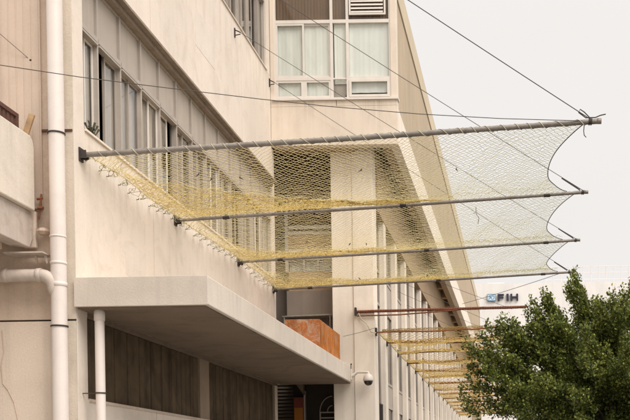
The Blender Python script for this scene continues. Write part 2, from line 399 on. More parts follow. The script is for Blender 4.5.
# ground floor strip of brown sheets under the canopy
m = MB(); yy = 12.75; i = 0
while yy < 22.3:
    if abs(yy - 17.18) < .12: yy = 17.70
    w_ = min(.44, 22.3 - yy, 17.16 - yy if yy < 17.16 else 9)
    if w_ > .05:
        m.prism([(A - .07, yy, 2.66), (A - .03, yy + .02, 2.66), (A - .03, yy + w_ - .03, 2.66), (A - .07, yy + w_ - .008, 2.66)], (0, 0, 1.02)); i += 1
    yy += w_ + .004
m.box(A - .12, A - .075, 12.73, 22.39, 2.66, 3.68)
m.build('sheet_shutter', M['shutter'], nb)
for a_, b_ in ((17.17, 17.68), (22.31, 22.395)): MB().box(A - .1, A - .004, a_, b_, 2.645, 3.695).build('shutter_post', M['postbrown'], nb)
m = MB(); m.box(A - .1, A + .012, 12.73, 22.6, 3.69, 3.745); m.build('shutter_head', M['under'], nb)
MB().box(A - .1, A + .02, 12.73, 22.39, 2.62, 2.657).build('shutter_sill', M['side_low'], nb)

# canopy
cz0, cz1, cx = 3.75, 4.13, -3.85
m = MB(); m.box(A + .001, cx, 12.36, 22.92, cz0 + .02, cz1); cn = m.build('canopy', M['fascia'], nb, bevel=.012)
MB().box(A + .001, cx - .002, 12.357, 12.36, cz0 + .02, cz1 - .004).build('canopy_front', M['canopy'], cn)
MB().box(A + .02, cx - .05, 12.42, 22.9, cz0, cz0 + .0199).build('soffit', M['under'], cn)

# ------------------------------------------------------------------ end wall of the cantilevered storey + far building
fb = thing('long_building', (-4, 45, 0), 'long tan and cream building with a row of white pilasters running into the distance', 'building')
YB = 22.4; B = -2.66; YE = 67.0
# block that closes the recess: frontal wall at YB
m = MB()
m.box(A + .002, B, YB, YB + .25, 9.06, 9.93)
m.box(A + .002, -4.03, YB + .001, YB + .25, 9.932, 10.06); m.box(-4.018, B - .0, YB, YB + .25, 9.932, 10.06)
m.box(-2.80, B, YB, YB + .25, 10.06, 13.1)               # right pier
m.box(A + .002, -5.40, YB, YB + .25, 10.06, 13.1)
m.box(A + .002, B, YB, YB + .25, 13.102, 13.3)
m.build('end_wall', M['plaster_end'], fb, bevel=.006)
m = MB(); m.box(-5.45, B + .03, YB - .045, YB + .2, 10.062, 10.105); m.build('end_sill', M['framew'], fb)
# facade: beam, tan wall, parapet
m = MB(); m.box(B - .2, B, YB + .252, YE, 9.10, 9.93); m.build('beam', M['pier'], fb, bevel=.01)
m = MB(); yy = YB + .252
m.box(B - .2, B - .03, yy, YE, 9.931, 12.5); m.build('upper_wall', M['tan'], fb)
m = MB(); m.box(B - .25, B + .0, YB + .252, YE, 12.501, 13.1); m.build('parapet', M['tancap'], fb, bevel=.01)
m = MB(); m.box(-12, B - .21, YB + .26, YE, 12.6, 12.8); m.box(-12, B - .001, YE + .001, YE + .3, 0, 13.0); m.box(-12.2, -12.001, 27.1, YE, 0, 12.8)
m.build('shell', M['tan'], fb)
# soffit with cross ribs
SX = -3.42
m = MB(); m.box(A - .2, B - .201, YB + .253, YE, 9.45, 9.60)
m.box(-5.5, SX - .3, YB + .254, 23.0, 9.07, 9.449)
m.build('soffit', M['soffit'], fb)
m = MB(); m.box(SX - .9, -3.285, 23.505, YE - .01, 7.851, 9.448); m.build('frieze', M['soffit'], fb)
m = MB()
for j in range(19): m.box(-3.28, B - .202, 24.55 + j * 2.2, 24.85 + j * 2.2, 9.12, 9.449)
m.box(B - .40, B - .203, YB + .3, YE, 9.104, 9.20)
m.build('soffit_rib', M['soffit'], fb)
# lower wall core, piers
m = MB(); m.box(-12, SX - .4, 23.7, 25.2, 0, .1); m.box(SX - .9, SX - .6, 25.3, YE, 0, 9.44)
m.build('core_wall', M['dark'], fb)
MB().box(-3.80, -3.33, 22.93, 23.5, 0, 9.449).build('corner_pier', M['pier'], fb, bevel=.01)
MB().box(-4.29, -3.803, 22.965, 23.5, 0, 9.068).build('recessed_pier', M['pier'], fb, bevel=.01)
# pilasters
pm = MB(); pm.box(SX - .5, -3.30, 24.55, 24.93, 0, 7.848)
py0 = pm.build('pilaster', M['pier'], fb, bevel=.01)
# window strips between pilasters
def win_strip():
    f = MB(); y0, y1 = 23.52, 24.54; x = SX
    f = MB(); y0, y1 = 24.94, 26.74
    f.box(x - .06, x, y0, y0 + .05, 0.1, 7.84); f.box(x - .06, x, y1 - .05, y1, 0.1, 7.84); f.box(x - .06, x, (y0 + y1) / 2 - .025, (y0 + y1) / 2 + .025, .1, 7.84)
    for z in (1.0, 3.4, 4.0, 5.8, 6.6): f.box(x - .058, x + .006, y0 + .05, y1 - .05, z - .03, z + .03)
    fo = f.build('window_strip', M['frame'], fb)
    MB().box(x - .05, x - .03, y0 + .05, y1 - .05, .1, 7.84).build('pane', M['glassdk'], fo)
    for a, b_ in ((.1, 1.0), (3.4, 4.0), (5.8, 6.6)):
        p = MB(); p.box(x - .029, x - .01, y0 + .051, y1 - .051, a, b_); p.build('spandrel', M['panel'], fo)
    c = MB(); curtain_sheet(c, x - .2, y0 + .02, y1 - .02, 4.0, 7.7, .02, .2, 3); c.build('curtain', M['curtain'], fo)
    return fo
ws = win_strip()
for j in range(1, 20):
    if 24.55 + 2.2 * j > YE - .5: break
    c = copy_tree(py0, (0, 2.2 * j, 0) + Vector((0, 0, 0)) if False else Vector((py0.location.x, py0.location.y + 2.2 * j, py0.location.z)), fb)
    c = copy_tree(ws, Vector((ws.location.x, ws.location.y + 2.2 * j, ws.location.z)), fb)
f = MB(); f.box(SX - .06, SX, 23.51, 23.56, .1, 7.84); f.box(SX - .06, SX, 24.49, 24.54, .1, 7.84)
for z in (3.3, 5.8, 6.6): f.box(SX - .058, SX + .006, 23.56, 24.49, z - .03, z + .03)
fo = f.build('window_strip', M['frame'], fb)
MB().box(SX - .05, SX - .03, 23.56, 24.49, .1, 7.84).build('pane', M['glassdk'], fo)
c = MB(); curtain_sheet(c, SX - .2, 23.54, 24.52, .2, 7.8, .02, .2, 3); c.build('curtain', M['curtain'], fo)
gr = MB()
for k in range(9): gr.box(SX + .03, SX + .045, 23.58 + k * .11, 23.595 + k * .11, 2.2, 3.35)
gr.box(SX + .028, SX + .047, 23.56, 24.49, 3.35, 3.38); gr.box(SX + .028, SX + .047, 23.56, 24.49, 2.17, 2.2)
gr.build('window_grille', M['black'], fo)

# end wall window group
zA, zB, zC, zD = 10.106, 10.56, 11.85, 13.10
xs = [-5.40, -4.12, -3.76, -2.80]
f = MB(); x0, x1 = xs[0], xs[3]; ya, yb_ = YB + .02, YB + .09; e = .03
for x in xs: f.box(x - (e if x != x0 else 0), x + (e if x != x1 else 0), ya, yb_, zA, zD)
for i in range(3):
    a_, b_ = xs[i] + e, xs[i + 1] - e
    f.box(a_, b_, ya + .001, yb_ - .001, zC - .045, zC + .03); f.box(a_, b_, ya + .001, yb_ - .001, zA, zA + .03)
    if i != 1: f.box(a_, b_, ya + .001, yb_ - .001, zB - .035, zB + .035)
    else: f.box(a_, b_, ya + .01, yb_ - .01, zB - .015, zB + .015)
f.box(x0 + e, x1 - e, ya + .002, yb_ - .002, zD - .04, zD)
win = f.build('window', M['framew'], fb)
s = MB()
def sash(a_, b_, z0_, z1_, yo, q=.042):
    s.box(a_, a_ + q, yo, yo + .03, z0_, z1_); s.box(b_ - q, b_, yo, yo + .03, z0_, z1_)
    s.box(a_ + q, b_ - q, yo, yo + .03, z0_, z0_ + q); s.box(a_ + q, b_ - q, yo, yo + .03, z1_ - q, z1_)
mid = (xs[0] + xs[1]) / 2
sash(xs[0] + e, mid + .03, zB + .036, zC - .046, YB + .025); sash(mid - .02, xs[1] - e, zB + .036, zC - .046, YB + .058)
sash(xs[0] + e, mid - .01, zA + .031, zB - .036, YB + .03); sash(mid + .03, xs[1] - e, zA + .031, zB - .036, YB + .03)
s.box(mid - .009, mid + .029, YB + .03, YB + .06, zA + .031, zB - .036)
sash(xs[2] + e, xs[3] - e, zA + .031, zB - .036, YB + .0, .05)
sash(xs[2] + e + .02, xs[3] - e - .06, zC + .12, zC + .62, YB - .01, .035)
s.build('sash', M['framew'], win)
p = MB()
for i in range(3): p.box(xs[i] + e, xs[i + 1] - e, YB + .062, YB + .066, zA + .03, zC - .045)
p.build('pane', M['glass'], win)
p = MB()
for i in range(3): p.box(xs[i] + e, xs[i + 1] - e, YB + .062, YB + .066, zC + .03, zD - .04)
p.build('tinted_pane', M['glassbrown'], win)
lv = MB()
for k in range(5): lv.prism([(xs[2] + .09, YB + .0, zC + .17 + k * .08), (xs[2] + .09, YB + .004, zC + .175 + k * .08), (xs[2] + .09, YB + .03, zC + .225 + k * .08), (xs[2] + .09, YB + .03, zC + .22 + k * .08)], (.72, 0, 0))
lv.build('louvre', M['framew'], win)
def xcurtain(mb, xa, xb, y, za, zb, amp, wl):
    n = int((xb - xa) / .012); vs = []
    for i in range(n + 1):
        x = xa + (xb - xa) * i / n
        d = amp * (math.sin(2 * PI * x / wl) + .5 * math.sin(2 * PI * x / (wl * .37) + 1))
        vs += [(x, y + d, za), (x, y + d * .5, zb)]
    mb.add(vs, [(2 * i, 2 * i + 2, 2 * i + 3, 2 * i + 1) for i in range(n)], True)
c = MB(); xcurtain(c, xs[0] + .02, xs[1] - .01, YB + .10, zA + .06, zC, .005, .23)
xcurtain(c, xs[1] + .05, xs[2] - .0, YB + .10, zB - .1, zC - .02, .005, .17); xcurtain(c, xs[2] + .03, xs[3] - .01, YB + .10, zA + .15, zC, .005, .31)
c.build('curtain', M['curtainw'], win)
c = MB(); c.lathe((-4.02, YB + .12, zA + .24), [(0, 0), (.1, .012), (.2, .02), (.235, .015), (.24, .03)], 28, 'y'); c.build('extractor_fan', M['frame'], win)
m = MB(); m.box(A, B - .21, YB + 2.5, YB + 2.6, 9.61, 12.59); m.build('room_wall', M['inner'], fb)
m = MB(); xcurtain(m, xs[0], xs[3], YB + .11, zC + .02, zD, .008, .07); m.build('dark_screen', M['curtain'], fb)

# recess with the stair windows
YR = 23.9
m = MB(); XL, XR = -5.49, -4.3
zz = lambda v: at(305, v, YR).z
m.box(XL - .6, XR + .5, YR + .35, YR + .5, 0, 9.44); 
m.build('recess_wall', M['greybeam'], fb)
m = MB(); z = zz(221)
while z < zz(146): m.prism([(XL, YR + .02, z), (XL, YR + .1, z + .07), (XL, YR + .11, z + .07), (XL, YR + .03, z)], (XR - XL + .3, 0, 0)); z += .095
m.build('louvre', M['slat'], fb)
m = MB(); XP = at(288, 240, YR).x
m.box(XL, XR + .3, YR + .0, YR + .06, zz(229), zz(225.5)); m.box(XP, XR + .3, YR, YR + .06, zz(234.5), zz(231.5)); m.box(XL, XR + .3, YR, YR + .06, zz(252), zz(249))
m.box(XP - .07, XP - .001, YR - .02, YR + .06, zz(272), zz(214)); m.box(XL, XR + .3, YR - .003, YR + .062, zz(260), zz(258))
for u in (304, 318): xx = at(u, 265, YR).x; m.box(xx - .018, xx + .018, YR, YR + .05, zz(272), zz(260))
for v in (240, 246): m.box(XL, XP - .07, YR, YR + .05, zz(v + 1), zz(v))
m.build('stair_window', M['framew'], fb)
m = MB(); m.box(XP, XR + .3, YR + .02, YR + .05, zz(249), zz(234.5)); m.box(XL, XR + .3, YR - .04, YR + .07, zz(292), zz(272)); m.box(XL, XR + .3, YR + .01, YR + .07, zz(258), zz(252))
m.build('stair_panel', M['brownboard'], fb)
m = MB(); m.box(XP, XR + .3, YR + .03, YR + .036, zz(272), zz(260)); m.build('stair_pane', M['glass'], fb)
m = MB(); xcurtain(m, XP, XR + .2, YR + .12, zz(272), zz(259), .01, .12); m.build('stair_curtain', M['curtainw'], fb)
m = MB(); m.box(XL, XR + .2, YR - .3, YR + .1, zz(318), zz(293)); m.build('stair_slab', M['greybeam'], fb, bevel=.01)
m = MB(); m.tube([(XL, YR - .75, at(300, 317, 23.2).z), (XR + .02, YR - .75, at(300, 315.5, 23.2).z)], .022, 8)
for u in (284, 330): p_ = at(u, 316, 23.15); m.tube([(p_.x, 23.15, 4.14), (p_.x, 23.15, p_.z)], .018, 8)
m.tube([(XL, YR - .75, 4.6), (XR + .02, YR - .75, 4.6)], .012, 6)
m.build('handrail', M['steel'], fb)
MB().box(XL, XR + .02, 22.925, YR + .34, 4.0, 4.12).build('landing', M['canopy'], fb)
# entrance under the canopy
YD = 24.15
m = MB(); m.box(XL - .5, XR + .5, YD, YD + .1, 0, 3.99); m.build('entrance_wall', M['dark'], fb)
m = MB(); z = .2; xa, xb = at(286, 400, YD).x, at(294, 400, YD).x
while z < 3.9: m.prism([(xa - .2, YD - .05, z), (xa - .2, YD - .02, z + .06), (xa - .2, YD - .01, z + .06), (xa - .2, YD - .04, z)], (xb - xa + .2, 0, 0)); z += .085
m.build('entrance_louvre', M['louvredark'], fb)
xe = at(305, 400, YD).x
m = MB(); m.box(xb + .02, xe, YD - .12, YD - .05, 2.5, 3.55); bnr = m.build('entrance_banner', M['brickred'], fb)
m = MB(); m.box(xb + .03, xe - .03, YD - .125, YD - .1201, 2.85, 3.30); m.build('banner_field', M['bannerorange'], bnr)
MB().box(xe + .001, xe + .035, YD - .14, YD - .02, 0, 3.7).build('entrance_post', M['frame'], fb)
MB().prism([(xe - .25, YD - .3, 3.99), (xe + .03, YD - .3, 3.99), (xe + .03, YD - .3, 3.6)], (0, .15, 0)).build('gusset', M['under'], fb)
m = MB(); ctr = at(333, 412, YD); 
for rr_ in (.30, .12):
    pts = [(ctr.x + rr_ * math.cos(a) * 1.0, YD - .06, ctr.z + rr_ * 1.25 * math.sin(a)) for a in [PI / 2 + PI / 2 * k / 10 for k in range(11)]]
    m.tube(pts, .013, 6)
m.box(ctr.x - .31, ctr.x + .1, YD - .075, YD - .045, ctr.z - .03, ctr.z + .0); m.box(ctr.x - .31, ctr.x + .1, YD - .075, YD - .045, ctr.z - .16, ctr.z - .13)
m.box(ctr.x - .31, ctr.x - .28, YD - .074, YD - .046, 0, ctr.z - .03)
m.build('arched_door_frame', M['frame'], fb)

# ------------------------------------------------------------------ balcony at the left edge
bal = thing('balcony', (-6.6, 10, 4.4), 'cream concrete balcony jutting in at the left edge beside the white downpipe', 'balcony')
BX = -5.92; BE = 12.27
m = MB(); z0, z1 = 4.93, 5.83
prof = [(BX, 6.0, z0), (BX, BE, z0), (BX, BE, z1 - .12), (BX, BE - .03, z1 - .04), (BX, BE - .09, z1), (BX, 6.0, z1)]
m.prism(prof[::-1], (-.12, 0, 0)); m.box(-8.5, BX - .121, BE - .12, BE, z0, z1 - .03)
m.build('parapet', M['fascia'], bal, bevel=.015)
m = MB()
m.prism([(BX - .06, 6.0, 4.48), (BX - .06, BE - .03, 4.48), (BX - .06, BE + .06, 4.62), (BX - .06, BE + .06, 4.929), (BX - .06, 6.0, 4.929)], (-.2, 0, 0))
m.box(-8.5, BX - .261, 6.0, BE + .05, 4.72, 4.925)
m.build('slab_edge', M['pvcold'], bal, bevel=.01)
m = MB(); m.box(-8.5, BX - .02, 6.0, BE - .0, 4.9302, 4.97); m.build('drip_edge', M['canopy'], bal)
m = MB(); m.box(-8.5, BX - .262, 6.0, BE - .3, 4.40, 4.719); m.build('soffit_beam', M['side'], bal)
m = MB(); m.box(BX - .2, BX - .03, BE + .061, 12.39, 4.50, 4.95); m.build('corner_block', M['side_low'], bal, bevel=.01)
m = MB()
m.box(BX - .32, BX + .16, 12.10, 12.38, 4.385, 4.40)
for a in (-.02, .10): m.prism([(BX + a, 12.25, 4.384), (BX + a + .04, 12.25, 4.384), (BX + a + .05, 12.25, 4.29), (BX + a + .04, 12.25, 4.28)], (0, .012, 0))
m.build('steel_ledge', M['pvcold'], bal)
m = MB()
m.lathe((BX + .07, 12.33, 4.70), [(0, -.05), (.05, -.045), (.085, -.01), (.07, .025), (.03, .04), (0, .042)], 7, 'z', False)
m.build('broken_concrete', M['side'], bal)
m = MB(); m.tube([(BX + .005, 12.34, 4.85), (BX + .03, 12.34, 4.98), (BX + .045, 12.34, 5.16)], .012, 6); m.tube([(BX - .01, 12.34, 5.10), (BX + .06, 12.34, 5.11)], .016, 6); m.tube([(BX - .0, 12.34, 4.99), (BX + .07, 12.33, 4.985)], .02, 6)
m.build('reinforcing_bar', M['rust'], bal)

# louvred wooden grille and plank standing on the balcony
gt = thing('wooden_grille', (-6.3, 12.0, 4.93), 'dark red brown wooden louvre leaning behind the balcony parapet', 'grille')
m = MB(); x = -6.07
P = lambda y, z: (x, y, z)
zt = lambda y: 6.06 + (y - 11.5) * .02
for (a, b_) in ((11.2, 11.26), (12.14, 12.2)): m.box(x - .05, x, a, b_, 4.98, 6.05)
m.box(x - .05, x + .001, 11.2, 12.2, 6.051, 6.10); m.box(x - .05, x + .001, 11.2, 12.2, 5.90, 5.94)
m.build('frame', M['redwood'], gt)
m = MB()
for k in range(9): m.box(x - .035, x - .015, 11.262 + k * .098, 11.262 + k * .098 + .06, 5.0, 6.05)
m.build('slats', M['redwood'], gt)
m = MB(); p0, p1 = at(26, 131, 12.2), at(31.5, 114, 12.2)
dv = (p1 - p0).normalized(); sd_ = Vector((dv.z, 0, -dv.x)) * .035
q0 = p0 - dv * 1.0
m.prism([q0 - sd_, q0 + sd_, p1 + sd_, p1 - sd_], (0, .03, 0))
tag(m.build('plank', M['wood'], None, q0), 'short raw wooden plank leaning at the end of the dark grille on the balcony', 'plank')

# ------------------------------------------------------------------ drainpipes
def pipe_label(o, l): return tag(o, l, 'pipe')
px_, py_ = -5.645, 12.27
dp = thing('drainpipe', (px_, py_, 0), 'tall thick white drainpipe on the brown wall at the building corner', 'drainpipe')
MB().tube([(px_, py_, .1), (px_, py_, 16)], .092, 24).build('pipe', M['pvc'], dp)
m = MB()
for z_ in (4.20, 4.02, 3.48 + .0): pass
for z_, h_ in ((4.0, .05), (4.27, .03), (4.6, .02), (10.0, .1)): MB().lathe((px_, py_, z_), [(.093, 0), (.099, .004), (.099, h_), (.093, h_ + .004)], 24).build('coupling', M['pvc'], dp)
for v in (133.5, 326.5):
    z_ = at(54, v, py_).z
    m = MB(); m.lathe((px_, py_, z_), [(.094, -.009), (.103, -.009), (.103, .009), (.094, .009)], 24); m.box(px_ - .015, px_ + .015, py_ + .094, 12.43, z_ - .008, z_ + .008)
    m.build('clamp', M['black'], dp)
hz_ = 4.135
py2 = py_ - .055
arc = [(px_ - .20 + .155 * math.sin(a), py2 + .02 * a, hz_ - .155 * (1 - math.cos(a))) for a in [PI / 2 * k / 8 for k in range(9)]] + [(px_ - .03, py2 + .045, hz_ - .22)]
m = MB(); m.tube([(-8.4, py2, hz_ - .015)] + arc, [.076] * 9 + [.08, .07], 20); m.build('branch_pipe', M['pvcold'], dp)
for x_ in (px_ - .21, px_ - .62): MB().lathe((x_, py2, hz_), [(.077, -.03), (.085, -.026), (.085, .026), (.077, .03)], 20, 'x').build('branch_collar', M['pvcold'], dp)

d2 = thing('drainpipe', (-5.275, 12.56, 0), 'thinner cream drainpipe running up under the left end of the canopy', 'drainpipe')
MB().tube([(-5.275, 12.56, .1), (-5.275, 12.56, 3.755)], .058, 20).build('pipe', M['pvc'], d2)
z_ = at(88, 393, 12.5).z
m = MB(); m.lathe((-5.275, 12.56, z_), [(.059, -.008), (.066, -.008), (.066, .008), (.059, .008)], 20); m.box(-5.52, -5.33, 12.552, 12.568, z_ - .006, z_ + .006); m.build('clamp', M['black'], d2)
MB().lathe((-5.275, 12.56, 3.62), [(.059, 0), (.066, .004), (.066, .12), (.059, .124)], 20).build('coupling', M['pvc'], d2)

# small weeds on the window sill
pl = thing('weed', (-5.53, 12.95, 6.09), 'tiny dry weed growing on the first window sill', 'plant')
m = MB(); rr = random.Random(3)
for k in range(16):
    a = rr.random() * 2 * PI; h = .04 + rr.random() * .13; p = Vector((-5.5, 12.95 + rr.uniform(-.08, .12), 6.10)); q = p + Vector((math.cos(a) * .04, math.sin(a) * .06, h)); s_ = Vector((math.sin(a), -math.cos(a), 0)) * .004
    m.add([p - s_, p + s_, q + s_ * 1.6, q + Vector((math.cos(a) * .03, math.sin(a) * .03, -.01)), q - s_ * 1.6], [(0, 1, 2, 3, 4)])
LEAFS = mat('weed_leaf', (.075, .07, .04), .7, .2, 5); m.build('leaves', LEAFS, pl)

# ------------------------------------------------------------------ rusty box on the canopy
bx = thing('planter_box', (-4.4, 21, 4.13), 'rust orange sheet metal box sitting on the far end of the canopy', 'box')
zt_ = at(320, 319, 20.1).z
m = MB(); m.box(-4.72, -4.02, 20.1, 22.35, 4.135, zt_)
m.build('body', M['rustbox'], bx, bevel=.008)
m = MB()
for k in range(22): m.box(-4.019, -4.006, 20.13 + k * .1, 20.165 + k * .1, 4.14, zt_ - .03)
m.build('rib', M['orange'], bx)
# ------------------------------------------------------------------ dome camera
cc = thing('security_camera', (-3.85, 22.72, 4.0), 'white dome security camera on a curved bracket at the canopy end', 'security camera')
CY = 22.7
pA, pB = at(355.4, 369.5, CY), at(355.4, 380, CY)
m = MB(); m.box(cx + .001, cx + .03, CY - .05, CY + .05, pB.z, pA.z); m.build('wall_plate', M['camwhite'], cc, bevel=.006)
dc = at(368.3, 379, CY)
m = MB(); a0 = at(357, 376, CY)
m.tube([(cx + .031, CY, a0.z), (cx + .08, CY, a0.z + .035), (cx + .15, CY, a0.z + .085), (dc.x - .06, CY, dc.z + .155), (dc.x, CY, dc.z + .15), (dc.x + .005, CY, dc.z + .11)], [.042, .036, .030, .028, .028, .03], 12)
m.build('arm', M['camwhite'], cc)
rd = .115
m = MB(); m.lathe((dc.x, CY, dc.z), [(0, .125), (.035, .125), (.05, .11), (.085, .085), (.108, .04), (.116, -.01), (.116, -.045), (.108, -.05), (0, -.05)], 28); m.build('housing', M['camwhite'], cc)
dom = mat('smoked_dome', (.03, .026, .024), .12, 0, 1, bump=0, grain=0, spec=.6)
m = MB(); m.lathe((dc.x, CY, dc.z), [(.105, -.05)] + [(.1 * math.cos(a), -.055 - .1 * math.sin(a)) for a in [PI / 2 * k / 8 for k in range(8)]] + [(0, -.155)], 28); m.build('dome', dom, cc)
m = MB(); m.tube([(cx + .012, CY - .02, pA.z + .01), (cx + .01, CY - .02, pA.z + .09), (cx + .016, CY - .02, pA.z + .12)], .009, 6); m.lathe((cx + .016, CY - .02, pA.z + .12), [(0, -.02), (.018, -.01), (.018, .01), (0, .02)], 8); m.build('cable', M['black'], cc)

# ------------------------------------------------------------------ net frames
POL = []                # (left end, right end)
for u0, v0, u1, v1, Y in ((81, 155, 601, 121, 12.60), (176, 220.5, 588, 192, 16.04), (238, 262, 580, 240, 19.60), (277.5, 289.5, 573, 272, 22.36)):
    a_ = at(u0, v0, Y); a_.x = A + .03; b_ = at(u1, v1, Y); POL.append((a_, b_))
names = ['thickest grey pole wound with cord, nearest of the four long net poles', 'second long grey pole from the near building corner, under the yellow net', 'third long grey pole of the near net, counting away from the viewer', 'fourth and last long grey pole of the near net, above the canopy end']
for i, (a_, b_) in enumerate(POL):
    t = thing('net_pole', a_, names[i], 'pole', 'long poles carrying the near net')
    r = (.033, .026, .026, .026)[i]
    m = MB(); d = (b_ - a_)
    m.tube([a_, a_ + d * .5 + Vector((0, 0, -.012)), b_], r, 14); m.build('tube', M['steel'], t)
    m = MB(); m.box(A + .001, A + .018, a_.y - .055, a_.y + .055, a_.z - .085, a_.z + .085)
    m.box(A + .018, A + .09, a_.y - .045, a_.y - .036, a_.z - .05, a_.z + .05); m.box(A + .018, A + .09, a_.y + .036, a_.y + .045, a_.z - .05, a_.z + .05)
    for s_ in (-.062, .062): m.lathe((A + .018, a_.y, a_.z + s_), [(.012, 0), (.012, .02), (0, .02)], 6, 'x', False)
    m.build('wall_bracket', M['black'], t)
    m = MB(); m.lathe((b_.x, b_.y, b_.z), [(0, .006), (r * 1.12, .004), (r * 1.12, -.05), (r, -.052)], 14, 'x'); m.build('end_cap', M['steel'], t)
    if i < 1:
        m = MB(); q = 900; pts = []; rr = random.Random(5)
        for k in range(q + 1):
            s_ = .03 + .94 * k / q; ph = 2 * PI * 34 * s_ + 1.6 * math.sin(s_ * 23) + .9 * math.sin(s_ * 51); c_ = a_ + d * s_ + Vector((0, 0, -.012 * (1 - abs(2 * s_ - 1))))
            pts.append(c_ + Vector((0, math.cos(ph), math.sin(ph))) * (r + .004))
        m.tube(pts, .0045, 4); m.build('cord_wrap', M['rope'], t)
    else:
        for s_ in (.12, .55, .90):
            m = MB()
            c_ = a_ + d * s_ + Vector((0, 0, -.008)); m.tube([c_ - d.normalized() * .05, c_ + d.normalized() * .05], r + .004, 12)
            m.build('tape_joint', M['black'], t)

# ------------------------------------------------------------------ the near net: three bays of knotted mesh
def add_net(mb, fn, ni, nj, r, seed, wob=.006, nseg=3):
    rr = random.Random(seed)
    P = {}
    for i in range(ni + 1):
        for j in range(nj + 1):
            if (i + j) % 2 == 0:
                p = fn(i / ni, j / nj); ed = 0 if i in (0, ni) or j in (0, nj) else 1
                P[i, j] = p + Vector((rr.gauss(0, wob), rr.gauss(0, wob), rr.gauss(0, wob * .7))) * ed
    vs, fs = [], []
    for (i, j), p in P.items():
        for dj in (1, -1):
            q = P.get((i + 1, j + dj))
            if q is None: continue
            t = q - p
            if t.length < 1e-5: continue
            t.normalize(); e1 = t.cross(Vector((0, 0, 1)))
            if e1.length < 1e-4: e1 = Vector((1, 0, 0))
            e1.normalize(); e2 = t.cross(e1); n = len(vs)
            for c_ in (p, q):
                for k in range(nseg):
                    a = 2 * PI * k / nseg + .5; vs.append(c_ + (e1 * math.cos(a) + e2 * math.sin(a)) * r)
            fs += [(n + k, n + (k + 1) % nseg, n + nseg + (k + 1) % nseg, n + nseg + k) for k in range(nseg)]
    mb.add(vs, fs)

def bay_fn(pa, pb, sag0, sag1, ins, over):
    y0_ = pa[0].y
    def fn(s, t):
        xl = A + .06 + .10 * math.sin(PI * t)
        xe = pa[1].x - .12 + (pb[1].x - .34 - pa[1].x + .12) * t
        xe -= ins * (math.sin(PI * t) ** .8 if 0 < t < 1 else 0)
        x = xl + (xe - xl) * s
        def on(p, x): q = (x - p[0].x) / (p[1].x - p[0].x); return p[0] + (p[1] - p[0]) * q
        a_, b_ = on(pa, x), on(pb, x)
        sg = sag0 + (sag1 - sag0) * s + .05 * math.sin(PI * min(1, s * 1.15)) 
        if s < .06: sg *= .45 + .55 * s / .06
        sh = math.sin(PI * t ** 1.12)
        return Vector((x, a_.y + (b_.y - a_.y) * t, a_.z + (b_.z - a_.z) * t + .032 - sg * sh + .018 * math.sin(x * 5.1 + t * 4) * math.sin(PI * t) + (.022 * math.sin(x * 2.3 + 1.7 + y0_) * math.sin(t * 7) + .012 * math.sin(x * 9.7 + t * 11)) * math.sin(PI * t)))
    return fn
bl = ['widest bay of the near net, between the cord wound pole and the second pole', 'middle bay of the near net, between the second and third long grey poles', 'farthest bay of the near net, between the third and fourth long grey poles']
